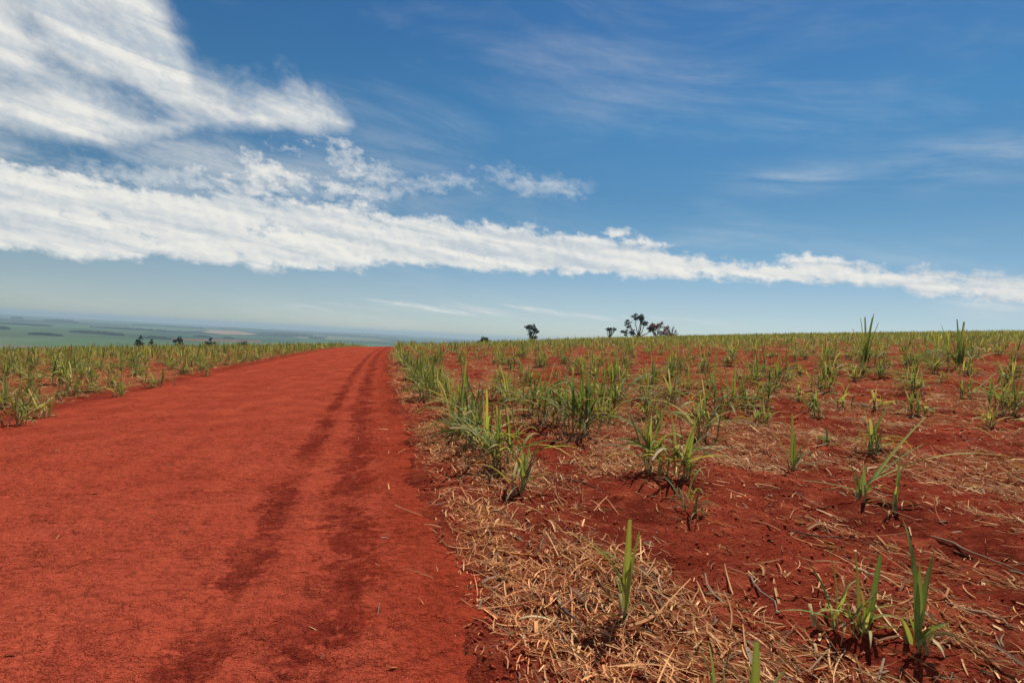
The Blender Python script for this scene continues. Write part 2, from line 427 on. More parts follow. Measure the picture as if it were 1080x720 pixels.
# soil crumbs
pt = wedge_points([(1.3, 4, 2600), (4, 8, 900), (8, 16, 170)]); s, t = st_of(pt[:, 0], pt[:, 1])
on_road = (s > SL + .1) & (s < SR - .1)
cl = fbm(s / .5, t / .8, 131, 3)
keep = rng.random(len(pt)) < np.where(on_road, .10 + .25 * sstep(-.9, .3, s), .25 + .9 * sstep(.5, .7, cl)); pt = pt[keep]; s = s[keep]
n = len(pt); rad = .0016 + .012 * rng.random(n) ** 6 * np.where((s > SL) & (s < SR), .5, 1.2)
rad *= np.maximum(1, np.hypot(pt[:, 0], pt[:, 1]) / 6)
octv = np.array([(1, 0, 0), (.3, .9, 0), (-.8, .5, 0), (-.7, -.7, 0), (.4, -.9, 0), (.1, .1, .85), (0, 0, -.6)], float)
octf = np.array([(0, 1, 5), (1, 2, 5), (2, 3, 5), (3, 4, 5), (4, 0, 5), (1, 0, 6), (2, 1, 6), (3, 2, 6), (4, 3, 6), (0, 4, 6)])
a = rng.uniform(0, 6.28, n); J = octv[None] * rng.uniform(.6, 1.3, (n, 7, 1))
Vx = J[..., 0] * np.cos(a)[:, None] - J[..., 1] * np.sin(a)[:, None]; Vy = J[..., 0] * np.sin(a)[:, None] + J[..., 1] * np.cos(a)[:, None]
V_ = np.stack([Vx, Vy, J[..., 2]], -1) * rad[:, None, None] + np.stack([pt[:, 0], pt[:, 1], top_z(pt[:, 0], pt[:, 1]) + rad * .35], 1)[:, None]
F_ = (octf[None] + (np.arange(n) * 7)[:, None, None]).reshape(-1, 3)
c = np.array((.30, .048, .022)) * rng.uniform(.55, 1.35, (n, 1)); c[rng.random(n) < .02] = (.42, .26, .17)
tag(mk_obj('soil_crumbs', mk_mesh('soil_crumbs', V_.reshape(-1, 3), F_, M['clod'], np.repeat(c, 7, 0), True)),
    'loose crumbs and small clods of red earth scattered on the soil', 'soil', kind='stuff')

# ------------------------------------------------------------------ sugarcane
G_A = np.array([1.06, 1., .9]) * np.array([(.19, .235, .062), (.135, .19, .055), (.26, .285, .085), (.37, .345, .125), (.095, .14, .050), (.18, .215, .085)])
DRY = np.array([(.46, .33, .16), (.40, .25, .11), (.52, .42, .22), (.30, .17, .08), (.38, .20, .10)])

def clump(rg, h=.6, shoots=4, lpm=4, spread=.5, dry=6, wid=.026, seg=7, wide=3, green=.0, cut=.25, extra=(), stubs=2, radius=None):
    if radius is None: radius = .05 + .022 * shoots
    """one cane stool: sheaths, green leaves, dry leaves, around the origin. extra = (az deg, rise deg, length, droop deg[, base height])"""
    st, fo, dr = [], [], []
    B = {k: [] for k in 'P az th L W dp c0 c1 cb tw tip sw td'.split()}
    def add(P, az, th, L, W, dp, c, td=None, tip=None, tw=None, sw=None):
        B['P'].append(P); B['az'].append(az); B['th'].append(th); B['L'].append(L); B['W'].append(W); B['dp'].append(dp)
        B['c0'].append(c); B['c1'].append(DRY[rg.integers(len(DRY))] * .9); B['cb'].append(c * .6 + np.array((.22, .22, .10)) * .4)
        B['tw'].append(rg.normal(0, .5) if tw is None else tw); B['tip'].append((rg.uniform(.35, .8) if rg.random() < cut else 0) if tip is None else tip)
        B['sw'].append(rg.normal(0, .25) if sw is None else sw); B['td'].append(rg.choice([.5, .7, .85, 1.2]) if td is None else td)
    for i in range(shoots):
        a = rg.uniform(0, 2 * math.pi); rd = rg.uniform(0, radius) if shoots > 1 else 0
        hs = h * rg.uniform(.18, .42); lean = rg.uniform(0, .35) * (spread + .2); la = a + rg.normal(0, .6)
        p0 = np.array([rd * math.sin(a), rd * math.cos(a), -.03]); p1 = p0 + np.array([math.sin(la) * math.sin(lean), math.cos(la) * math.sin(lean), math.cos(lean)]) * (hs + .03)
        pm = (p0 + p1) / 2 + rg.normal(0, .004, 3); gcol = G_A[rg.integers(len(G_A))] * rg.uniform(.75, 1.2)
        rs = rg.uniform(.006, .011)
        tcol = gcol * .5 + np.array((.25, .22, .10)) * .5
        st.append(tube([p0, pm, p1], [rs * 1.15, rs, rs * .6], 6, tcol))
        hh = h * rg.uniform(.65, 1.08)
        for j in range(lpm):
            f = (j + .5) / lpm; az = la + (math.pi if j % 2 else 0) + rg.normal(0, .55)
            up = rg.random() < .22 + .25 * f
            th = R(rg.uniform(70, 90)) if up else R(rg.uniform(42, 76)) - .3 * spread
            dp = R(rg.uniform(0, 30)) if up else R(rg.uniform(40, 130)) * (.5 + spread)
            L = (hh - hs * f) * rg.uniform(.75, 1.05) * (1 if up else 1.15)
            add(p0 + (p1 - p0) * (.3 + .68 * f), az, th, max(L, .08), wid * rg.uniform(.6, 1.15), dp, gcol * rg.uniform(.8, 1.2) * np.array([1 - green, 1, 1 - green]))
    for e in extra:
        az, rise, L, dp = R(e[0]), R(e[1]), e[2], R(e[3]); zb = e[4] if len(e) > 4 else .03
        add(np.array([rg.normal(0, .015), rg.normal(0, .015), zb]), az, rise, L, wid * (e[5] if len(e) > 5 else 1), dp, G_A[rg.integers(3)] * rg.uniform(.9, 1.15), 1.2, (.5 if dp < .3 else 0), rg.normal(0, .25), rg.normal(0, .08))
    def stackb(B):
        A = {k: np.array(v, float) for k, v in B.items()}
        return blades(A['P'], A['az'], A['th'], A['L'], A['W'], A['dp'], seg, wide, A['c0'], A['c1'], A['cb'], A['tw'], .22, A['tip'], A['sw'], A['td'])
    fo = stackb(B)
    nd = max(1, dry); az = rg.uniform(0, 6.28, nd)
    c = DRY[rg.integers(len(DRY), size=nd)] * rg.uniform(.7, 1.1, (nd, 1))
    rr_ = rg.uniform(0, .07, nd)
    D = blades(np.stack([np.sin(az) * rr_, np.cos(az) * rr_, rg.uniform(-.01, h * .22, nd)], 1), az, R(1) * rg.uniform(5, 75, nd),
               rg.uniform(.25, .62, nd) * h + .05, wid * rg.uniform(.35, .8, nd), R(1) * rg.uniform(40, 150, nd), max(4, seg - 2), wide, c, c * .8, twist=rg.normal(0, 1.2, nd), sway=rg.normal(0, .8, nd), vee=.4, tip=rg.uniform(0, .5, nd))
    dsets = [D]
    for i in range(stubs):
        a = rg.uniform(0, 6.28); rd = rg.uniform(.01, radius + .04); ln = rg.uniform(.04, .12); b = rg.normal(0, .35, 2)
        p0 = np.array([rd * math.sin(a), rd * math.cos(a), -.03]); p1 = p0 + np.array([b[0], b[1], 1]) * (ln + .03)
        rs = rg.uniform(.007, .012); cc = DRY[rg.integers(len(DRY))] * rg.uniform(.6, .9)
        dsets.append(tube([p0, (p0 + p1) / 2, p1, p1 - (p1 - p0) * .01], [rs, rs, rs * .9, rs * .1], 6, cc))
    return dict(stalk=st, foliage=fo, dry_foliage=merge(dsets))

MATS = dict(stalk='stalk', foliage='leaf', dry_foliage='dry')
GROUP_R, GROUP_L = 'sugarcane clumps growing in rows in the field beside the road', 'sugarcane clumps growing in the field across the road'
placed = []
def put_clump(meshes, x, y, rot, sc_=1., label='', group=GROUP_R, nm='sugarcane_clump', cat='sugarcane'):
    e = bpy.data.objects.new(nm, None); col.objects.link(e); e.empty_display_size = .2
    e.location = (x, y, float(top_z(x, y))); e.rotation_euler = (0, 0, rot); e.scale = (sc_,) * 3
    tag(e, label, cat, group)
    for k, me in meshes.items():
        for mm in (me if isinstance(me, list) else [me]): mk_obj(k, mm, e)
    placed.append((x, y)); return e

def to_meshes(parts):
    return {k: ([mk_mesh(k, *q[:2], M[MATS[k]], q[2]) for q in v] if isinstance(v, list) else mk_mesh(k, *v[:2], M[MATS[k]], v[2])) for k, v in parts.items()}

# the plants that can be told apart, placed where each one stands
# px, py of the foot; height m; options; label; world headings: 0 away, 90 to the image's right, 180 to the camera, 270 left
HERO = [
 (660, 650, .44, dict(shoots=1, lpm=1, spread=.0, dry=3, cut=1, wid=.03, extra=[(20, 88, .46, 4, .04, 1.2), (200, 86, .45, 6, .04, 1.0), (70, 86, .42, 10, .03, .9), (292, 72, .62, 105, .08, .6), (290, 60, .22, 130, .25, .5), (160, 80, .16, 150, .2, .5)]), 'lone upright cane shoot with clipped flat tips and one long leaf arching over the straw'),
 (655, 628, .20, dict(shoots=1, lpm=2, spread=.1, dry=2, wid=.012, green=.1), 'thin dark cane sprout just behind the clipped upright shoot in the straw'),
 (882, 657, .30, dict(shoots=3, lpm=3, spread=.9, dry=8, wid=.024, extra=[(262, 24, .38, 40, .05, .9), (300, 80, .34, 50, .05, 1), (318, 88, .42, 25, .05, .9), (60, 70, .3, 120, .1, .5), (240, 50, .25, 80, .05, .8)]), 'low sprawling cane clump with a broad leaf reaching out flat over the soil'),
 (909, 664, .33, dict(shoots=2, lpm=2, spread=.2, dry=9, wid=.028, extra=[(350, 86, .36, 8, .03, 1), (60, 80, .36, 10, .03, 1), (110, 60, .2, 90)]), 'short cane clump with two stiff upright leaves beside the low sprawling clump'),
 (968, 690, .40, dict(shoots=1, lpm=1, spread=.2, dry=5, wid=.032, extra=[(20, 84, .60, 60, .05, .8), (60, 82, .42, 30, .05, 1.1), (30, 84, .36, 20, .05, 1.1), (95, 65, .18, 60, .05, 1), (265, 80, .18, 40, .02, 1), (245, 72, .22, 60, .03, 1)]), 'tall narrow cane shoot with its tip hooking over, nearest on the bare soil edge'),
 (800, 752, .30, dict(shoots=1, lpm=1, spread=.05, dry=3, cut=1, wid=.03, extra=[(0, 88, .27, 5, .02, 1.1), (300, 84, .18, 5, .02, 1)]), 'upright clipped cane leaf cut off by the bottom of the picture'),
 (752, 778, .34, dict(shoots=1, lpm=2, spread=.6, dry=3, wid=.018, extra=[(330, 80, .36, 60, .02, .7), (260, 55, .34, 90, .02, 1)]), 'thin bending cane leaf low over the straw at the bottom of the picture'),
 (906, 528, .42, dict(shoots=2, lpm=2, spread=.5, dry=8, wid=.032, extra=[(78, 52, .95, 8, .03, 1.5), (82, 44, .75, 15, .05, 1.2), (100, 38, 1.35, 55, .1, .8), (268, 14, .52, 15, .08, .6), (330, 80, .40, 20, .03, .9), (60, 75, .35, 30, .03, 1)]), 'wide cane clump with dark leaves leaning over and one very long leaf arching down'),
 (943, 541, .40, dict(shoots=1, lpm=2, spread=.5, dry=4, wid=.024, extra=[(40, 78, .50, 18, .02, 1), (60, 84, .44, 40, .02, .8)]), 'single pale leaning cane leaf rising beside the wide leaning clump'),
 (837, 492, .48, dict(shoots=1, lpm=2, spread=.2, dry=6, wid=.028, extra=[(355, 88, .58, 5, .03, 1), (20, 84, .36, 12, .03, .8), (70, 60, .3, 60)]), 'slim upright cane shoot standing alone behind the mat of straw'),
 (870, 470, .35, dict(shoots=2, lpm=3, spread=.7, dry=6), 'ragged low cane clump with half its leaves dried, behind the slim upright shoot'),
 (548, 522, .62, dict(shoots=6, lpm=3, spread=.45, dry=10, wid=.026), 'dark green cane clump at the near end of the tall roadside row'),
 (524, 497, .82, dict(shoots=8, lpm=4, spread=.5, dry=10, wid=.03, extra=[(300, 75, .9, 110)]), 'thick upright cane clump, second from the near end of the roadside row'),
 (503, 470, .85, dict(shoots=8, lpm=4, spread=.55, dry=10, wid=.028, extra=[(285, 62, 1.0, 100, .15), (275, 30, .8, -10, .03, .6)]), 'big dark cane clump leaning over the straw verge with a long arching leaf'),
 (488, 450, .9, dict(shoots=6, lpm=4, spread=.6, dry=8, wid=.026, extra=[(290, 78, 1.05, 90, .2)]), 'tall loose cane clump with drooping tips just beyond the big roadside clump'),
 (470, 425, .70, dict(shoots=5, lpm=4, spread=.6, dry=8), 'bushy cane clump in the roadside row where the tall plants begin again'),
 (459, 408, .85, dict(shoots=7, lpm=5, spread=.5, dry=8, wid=.03), 'tall dense cane clump leaning toward the road edge'),
 (449, 393, .85, dict(shoots=7, lpm=5, spread=.5, dry=8, wid=.03), 'tall dense cane clump behind the one leaning toward the road edge'),
 (612, 458, 1.0, dict(shoots=9, lpm=4, spread=.55, dry=14, wid=.034, extra=[(10, 88, .95, 6, .05, 1.1), (350, 88, .85, 4, .05, 1), (275, 60, .8, 50, .15)]), 'tall upright cane clump with a grey dead base standing in open soil'),
 (590, 425, .65, dict(shoots=8, lpm=4, spread=.9, dry=8), 'wide spiky cane clump just behind the tall upright clump with dead base'),
 (640, 445, .55, dict(shoots=4, lpm=4, spread=.7, dry=10), 'mixed green and dry cane clump next to the tall upright clump'),
 (686, 500, .80, dict(shoots=6, lpm=4, spread=.6, dry=8, wid=.03, extra=[(305, 70, .7, 40, .1)]), 'cane clump with bluish leaves leaning apart in the second row'),
 (713, 507, .80, dict(shoots=6, lpm=4, spread=.45, dry=10, wid=.03), 'upright cane clump crowding the bluish leaning one in the second row'),
 (729, 540, .40, dict(shoots=2, lpm=3, spread=.6, dry=12, wid=.022, extra=[(50, 82, .45, 110, .1), (180, 60, .4, 110, .1)]), 'small cane clump with dry trailing leaves in front of the upright pair'),
 (742, 462, .70, dict(shoots=6, lpm=4, spread=.5, dry=8), 'medium cane clump with green tips behind the bluish leaning clump'),
 (682, 440, .55, dict(shoots=5, lpm=4, spread=.5, dry=8), 'yellowish cane clump halfway between the two tall upright clumps'),
 (915, 478, .60, dict(shoots=6, lpm=3, spread=.7, dry=8, wid=.028, extra=[(60, 65, .7, 30, .05), (260, 40, .4, 60)]), 'dark cane clump with crossed leaves behind the wide leaning clump'),
 (790, 435, .45, dict(shoots=3, lpm=3, spread=.6, dry=7), 'low cane clump with one curved pale leaf in the middle of the field'),
 (858, 432, .50, dict(shoots=4, lpm=4, spread=.6, dry=8), 'half dry cane clump with crossed thin leaves and a pale stub'),
 (890, 430, .40, dict(shoots=3, lpm=3, spread=.5, dry=5, wid=.026), 'small fresh cane clump just past the half dry crossed one'),
 (912, 386, 1.35, dict(shoots=14, lpm=5, spread=.6, dry=8, wid=.036, extra=[(340, 88, 1.85, 5, .1, 2.2), (100, 86, 1.85, 5, .1, 2.4), (80, 84, 2.0, 4, .1, 2.2), (280, 83, 1.8, 3, .1, 2.2), (90, 78, 1.7, 6, .1, 1.8)]), 'tallest cane clump whose pointed dark tips stand clear against the sky'),
 (1010, 390, 1.5, dict(shoots=15, lpm=5, spread=.7, dry=10, wid=.036, extra=[(0, 88, 1.7, 8, .1, 2), (60, 82, 1.65, 8, .1, 2), (280, 62, 1.5, 15, .1, 1.8)]), 'very large bushy cane clump with dark base reaching above the far field'),
 (1022, 420, .55, dict(shoots=3, lpm=3, spread=1.0, dry=8, wid=.026, extra=[(80, 42, .9, 10), (280, 50, .7, 10)]), 'flat spreading cane clump in front of the very large bushy clump'),
 (962, 408, .55, dict(shoots=3, lpm=4, spread=.9, dry=7, extra=[(80, 50, .9, 20), (280, 25, .9, 20)]), 'leaning cane clump between the two tallest clumps'),
 (1062, 408, .60, dict(shoots=4, lpm=4, spread=.9, dry=7, extra=[(90, 30, .9, 15)]), 'yellow cane clump with flat leaves close to the right border'),
 (20, 447, .65, dict(shoots=6, lpm=4, spread=.6, dry=12), 'cane clump with dry base across the road, at the left border of the picture'),
 (46, 440, .45, dict(shoots=4, lpm=3, spread=.6, dry=10), 'low dry cane clump at the road edge next to the border clump'),
 (126, 418, .50, dict(shoots=3, lpm=3, spread=.5, dry=10, wid=.03, extra=[(350, 88, .7, 5, .05), (70, 50, .7, 15, .08, .8)]), 'pale spiky cane clump standing right at the far edge of the road'),
 (163, 408, .50, dict(shoots=5, lpm=3, spread=.8, dry=12, green=-.15, extra=[(300, 55, .7, 20), (290, 68, .6, 20)]), 'brownish fan shaped cane clump at the far edge of the road'),
 (66, 404, .95, dict(shoots=11, lpm=4, spread=.55, dry=10, wid=.034, extra=[(300, 62, 1.1, 10, .05), (285, 66, 1., 10, .05), (20, 86, 1.1, 8)]), 'large dark cane clump leaning, tallest one across the road'),
 (94, 402, .45, dict(shoots=2, lpm=2, spread=.2, dry=5, wid=.036, cut=1), 'short upright clipped cane stool beside the large dark clump across the road'),
 (30, 408, .70, dict(shoots=6, lpm=4, spread=.6, dry=9), 'pale cane clump in front of the border, level with the large dark clump'),
 (218, 396, .45, dict(shoots=3, lpm=3, spread=.4, dry=8), 'tiny cane clump on the straw verge where the road narrows across the way'),
 (414, 379, .8, dict(shoots=3, lpm=4, spread=.5, dry=5), 'lone cane clump on the verge where the road reaches the crest'),
]
rg0 = np.random.default_rng(5)
for px, py, h, opt, lab in HERO:
    x, y = at(px, py); across = st_of(x, y)[0] < -4
    opt = dict(opt); opt['wid'] = opt.get('wid', .026) * (1.1 if py > 520 else 1.4)
    if 392 < py < 465 and h > .3: h *= 1.25; opt = dict(opt, shoots=opt.get('shoots', 4) + 2)
    if px == 660: opt = dict(opt)
    put_clump(to_meshes(clump(rg0, h, **opt)), x, y, 0., 1., lab, GROUP_L if across else GROUP_R)

# prototypes for the rest
rgp = np.random.default_rng(9); PROTO = []
for i in range(18):
    h = [.48, .62, .78, .90, 1.05, .55][i % 6]
    dense = [3, 5, 7, 8, 10, 4][i % 6]
    PROTO.append((h, i % 3, to_meshes(clump(rgp, h, shoots=dense, lpm=4, spread=rgp.uniform(.5, 1.1), dry=int(16 + 10 * (i % 3)), wid=.038 + .004 * (i % 3), seg=6))))
ORD = 'first second third fourth fifth sixth seventh eighth ninth tenth eleventh twelfth thirteenth fourteenth fifteenth sixteenth seventeenth eighteenth nineteenth twentieth'.split()
def word_of(i):
    if i < 20: return ORD[i]
    tens = ['twenty', 'thirty', 'forty', 'fifty', 'sixty', 'seventy', 'eighty', 'ninety']
    if (i + 1) % 10 == 0: return tens[(i + 1) // 10 - 2][:-1] + 'ieth'
    return tens[(i + 1) // 10 - 2] + '-' + ORD[(i + 1) % 10 - 1]

cand = []
hero_xy = np.array(placed)
def in_view(x, y):
    d = CAMROT.transposed() @ Vector((x, y, float(base_z(x, y)) + .3 - CAM_H))
    if d.z > -.5: return None
    return 540 + FPX * d.x / -d.z, 360 - FPX * d.y / -d.z
for row in range(-40, 60):
    s0 = 1.4 + 1.5 * row if row >= 0 else -7.45 + 1.5 * (row + 1)
    t = 1.0 + rng.uniform(0, .8)
    while t < 75:
        t += rng.uniform(.5, 1.15) * (1. if row == 0 else 1.25)
        s = s0 + rng.normal(0, .08); x, y = xy_of(s, t); r = math.hypot(x, y)
        dens = float(fbm(np.array(s / 2.0), np.array(t / 3.2), 201, 3))
        if row == 0: p = .55 if t > 5.6 else .0
        elif row > 0: p = (.10 + .68 * float(sstep(.40, .60, dens))) * float(sstep(4.6, 9.5, r)) 
        else: p = .32 + .50 * float(sstep(.42, .58, dens)) + .3 * float(sstep(30, 60, r))
        if r > 22 and row > 0: p = p * .75 + .25 * float(sstep(35, 65, r))
        if rng.random() > p: continue
        q = in_view(x, y)
        if q is None or not (-25 < q[0] < 1105) or q[1] > 760: continue
        if np.min(np.hypot(hero_xy[:, 0] - x, hero_xy[:, 1] - y)) < (.55 if row != 0 else .38): continue
        cand.append((r, row, t, x, y))
cand.sort()
NIND = 300 - len(HERO)
ind, rest_near = cand[:NIND], cand[NIND:]
ind.sort(key=lambda c: (c[1], c[2]))
cnt = {}
look = {0: 'short', 1: 'low', 2: 'medium', 3: 'knee-high', 4: 'tall', 5: 'small'}
dryw = ['green', 'yellowish', 'straw-based']
for r, row, t, x, y in ind:
    k = cnt.get(row, 0); cnt[row] = k + 1
    i = rng.integers(len(PROTO)); h, dcls, ms = PROTO[i]
    if row == 0 and h < .8: i = [3, 4, 9, 10, 15, 16][rng.integers(6)]; h, dcls, ms = PROTO[i]
    w = word_of(row if row >= 0 else -row - 1)
    if row >= 0: lab = f'{look[i % 6]} {dryw[dcls]} cane clump, {word_of(k)} in the {w} planted row from the road'
    else: lab = f'{look[i % 6]} {dryw[dcls]} cane clump, {word_of(k)} in the {w} row across the road'
    put_clump(ms, x, y, rng.uniform(0, 6.28), rng.uniform(.85, 1.15) * (1.0 if row == 0 else (.92 if row < 0 else 1.)), lab, GROUP_R if row >= 0 else GROUP_L)

# everything farther: one mass of cane rows to the crest of the hill
px_, py_ = [c[3] for c in rest_near], [c[4] for c in rest_near]
ex, ey = [], []
for row in range(-110, 190):
    s0 = 1.4 + 1.5 * row if row >= 0 else -7.45 + 1.5 * (row + 1)
    tt = np.arange(75, 300, 1.0); tt = tt + rng.uniform(-.3, .3, len(tt))
    x, y = xy_of(s0 + rng.normal(0, .1, len(tt)), tt); ex.append(x); ey.append(y)
    if row > 40 or row < -35:
        tt = np.arange(-40, 75, .8); x, y = xy_of(s0 + rng.normal(0, .1, len(tt)), tt); ex.append(x); ey.append(y)
ex = np.concatenate(ex); ey = np.concatenate(ey); r = np.hypot(ex, ey); az = np.degrees(np.arctan2(ex, ey))
k = (np.abs(az) < 50) & (r < 290) & (r > 20); ex, ey = ex[k], ey[k]
x = np.concatenate([np.array(px_), ex]); y = np.concatenate([np.array(py_), ey]); r = np.hypot(x, y)
thin = fbm(x / 5, y / 5, 333, 3); kk_ = rng.random(len(x)) < np.where(r < 75, 1, .35 + .65 * sstep(.35, .6, thin)); x, y, r = x[kk_], y[kk_], r[kk_]
sets = []
for r0, r1, nb, seg, wd in ((0, 32, 26, 4, .036), (32, 70, 16, 3, .06), (70, 140, 10, 2, .11), (140, 400, 6, 2, .18)):
    k = np.where((r >= r0) & (r < r1))[0]; n = len(k)
    if not n: continue
    hh = rng.uniform(.35, 1.05, n) * (.8 + .4 * fbm(x[k] / 9, y[k] / 9, 301, 2)); zz = top_z(x[k], y[k])
    kk = np.repeat(np.arange(n), nb); N_ = n * nb
    a = rng.uniform(0, 6.28, N_); rd = rng.uniform(0, .16 if r0 < 70 else .3, N_)
    rd = rd * 1.3
    P0 = np.stack([x[k][kk] + np.sin(a) * rd, y[k][kk] + np.cos(a) * rd, zz[kk] + rng.uniform(0, .12, N_)], 1)
    up = rng.random(N_) < .45
    th = np.where(up, R(1) * rng.uniform(72, 90, N_), R(1) * rng.uniform(35, 72, N_))
    dp = np.where(up, R(1) * rng.uniform(0, 30, N_), R(1) * rng.uniform(40, 120, N_))
    L_ = hh[kk] * rng.uniform(.6, 1.1, N_); isdry = rng.random(N_) < .36
    c = G_A[rng.integers(len(G_A), size=N_)] * rng.uniform(.8, 1.3, (N_, 1)); c *= rng.choice([.55, 1., 1.5], N_, p=[.3, .4, .3])[:, None]; c[isdry] = DRY[rng.integers(5, size=isdry.sum())] * rng.uniform(.6, 1.3, (isdry.sum(), 1))
    L_ = np.where(isdry, L_ * .6, L_)
    sets.append(blades(P0, a + rng.normal(0, .4, N_), th, L_, wd * rng.uniform(.6, 1.2, N_), dp, seg, 2, c, c * .6 + DRY[0] * .4, twist=rng.normal(0, .6, N_)))
V_, F_, C_ = merge(sets)
tag(mk_obj('cane_rows', mk_mesh('cane_rows', V_, F_, M['leaf'], C_)),
    'distant rows of young green sugarcane blending together up to the crest of the field', 'sugarcane field', kind='stuff')

# ------------------------------------------------------------------ single pieces of trash lying near the camera
def loose(name, label, cat, px, py, sets, mat, rot=0):
    x, y = at(px, py); me = mk_mesh(name, *merge(sets)[:2], M[mat], merge(sets)[2], True)
    o = mk_obj(name, me, None, (x, y, float(top_z(x, y)) + .012)); o.rotation_euler = (0, 0, R(rot))
    if name == 'dry_leaf' or name == 'green_leaf':
        md = o.modifiers.new('thickness', 'SOLIDIFY'); md.thickness = .0012
    return tag(o, label, cat)
A1 = lambda *v: np.array(v, float)
def leaf1(az, rise, L, W, droop, c, seg=14, z=.0, tw=.6, sway=.6, tip=0.):
    c = np.array([c], float); return blades(A1((0, 0, z)).reshape(1, 3), A1(R(az)), A1(R(rise)), A1(L), A1(W), A1(R(droop)), seg, 3, c, c * .75, c * .9, A1(tw), .35, A1(tip), A1(sway))
loose('dry_leaf', 'crumpled orange-brown leaf at the foot of the clipped upright cane shoot', 'leaf', 668, 642, [leaf1(120, 25, .17, .042, 70, (.42, .10, .035), tw=1.3, tip=.5), leaf1(140, 40, .13, .032, 110, (.38, .085, .03), tw=-.9, tip=.5)], 'dry')
loose('dry_leaf', 'flat reddish dead leaf lying on straw beside the thin dark sprout', 'leaf', 570, 610, [leaf1(75, 8, .12, .045, 25, (.42, .13, .06), tw=.2, sway=.1)], 'dry')
loose('dry_leaf', 'long pale curling leaf arching over the straw near the road edge', 'leaf', 588, 648, [leaf1(282, 18, .30, .014, 70, (.55, .42, .22), sway=-.7)], 'dry')
loose('dry_leaf', 'twisted brown leaf loop at the edge of the straw mat', 'leaf', 602, 655, [leaf1(110, 40, .22, .026, 190, (.42, .24, .11), sway=1.4, tw=1.4), leaf1(190, 30, .24, .026, 130, (.50, .30, .14), sway=-1.6, tw=1.)], 'dry')
loose('dry_leaf', 'broad pale dry leaf lying in the straw below the roadside row', 'leaf', 520, 538, [leaf1(100, 5, .16, .03, 15, (.55, .36, .2), tw=.3)], 'dry')
loose('dry_leaf', 'small pale leaf piece alone on the dark track of the road', 'leaf', 402, 565, [leaf1(80, 6, .06, .009, 20, (.6, .5, .33), tw=.3)], 'dry')
loose('dry_leaf', 'tan leaf scrap on the open road nearest its centre', 'leaf', 175, 489, [leaf1(70, 6, .10, .015, 20, (.55, .33, .16), tw=.3)], 'dry')
loose('dry_leaf', 'tan leaf scrap on the road close to its far edge', 'leaf', 55, 474, [leaf1(85, 6, .17, .03, 20, (.55, .33, .16), tw=.3)], 'dry')
loose('dry_leaf', 'dark curled leaf scrap on the road near the bottom corner', 'leaf', 4, 692, [leaf1(80, 14, .09, .018, 60, (.07, .03, .02), tw=.9)], 'dry')
loose('dry_leaf', 'dark curled leaf scrap in the middle of the bare road', 'leaf', 96, 520, [leaf1(80, 14, .09, .02, 60, (.07, .03, .02), tw=.9)], 'dry')
def stick(label, px0, py0, px1, py1, rad, c):
    a = np.array(at(px0, py0)); b = np.array(at(px1, py1)); n = 9; u = np.linspace(0, 1, n)[:, None]
    p = a + (b - a) * u; d = (b - a) / np.linalg.norm(b - a); perp = np.array([-d[1], d[0]])
    Ls = np.linalg.norm(b - a); p = p + perp * (rng.normal(0, .012, (n, 1)) + .05 * Ls * np.sin(u * 3.1) * rng.uniform(-1, 1))
    z = top_z(p[:, 0], p[:, 1]); z = np.maximum(z, np.linspace(z[0], z[-1], n)) + rad * .9 + .006
    P = np.column_stack([p, z]); o3 = P[0].copy()
    rr_ = rad * (1 - .5 * u[:, 0]) * rng.uniform(.85, 1.1, n); rr_[0] *= .8; rr_[-1] *= .4
    V, F, C = tube(P - o3, rr_, 7, c)
    return tag(mk_obj('dry_stick', mk_mesh('dry_stick', V, F, M['bark'], C), None, tuple(o3)), label, 'stick')
stick('thin dark stick on the soil between the first and second rows', 597, 505, 645, 520, .007, (.10, .05, .035))
stick('long grey-brown cane stalk lying behind the tall narrow shoot', 985, 565, 1078, 602, .010, (.20, .11, .07))
stick('pale cane stalk lying flat behind the two stiff upright leaves', 898, 602, 946, 623, .009, (.50, .32, .17))
stick('grey weathered twig leaning in the straw left of the sprawling clump', 786, 602, 822, 640, .008, (.20, .13, .10))
stick('dark rotted stalk stub lying across the straw by the clipped shoot', 594, 635, 616, 664, .012, (.09, .05, .035))
stick('long thin stalk along the soil ridge toward the far corner', 830, 560, 930, 572, .007, (.12, .06, .04))
stick('dark straight stalk on bare soil beyond the wide leaning clump', 898, 428, 1010, 434, .012, (.11, .07, .05))
stick('brown stalk half across the straw at the right border', 1000, 640, 1076, 676, .009, (.26, .15, .09))

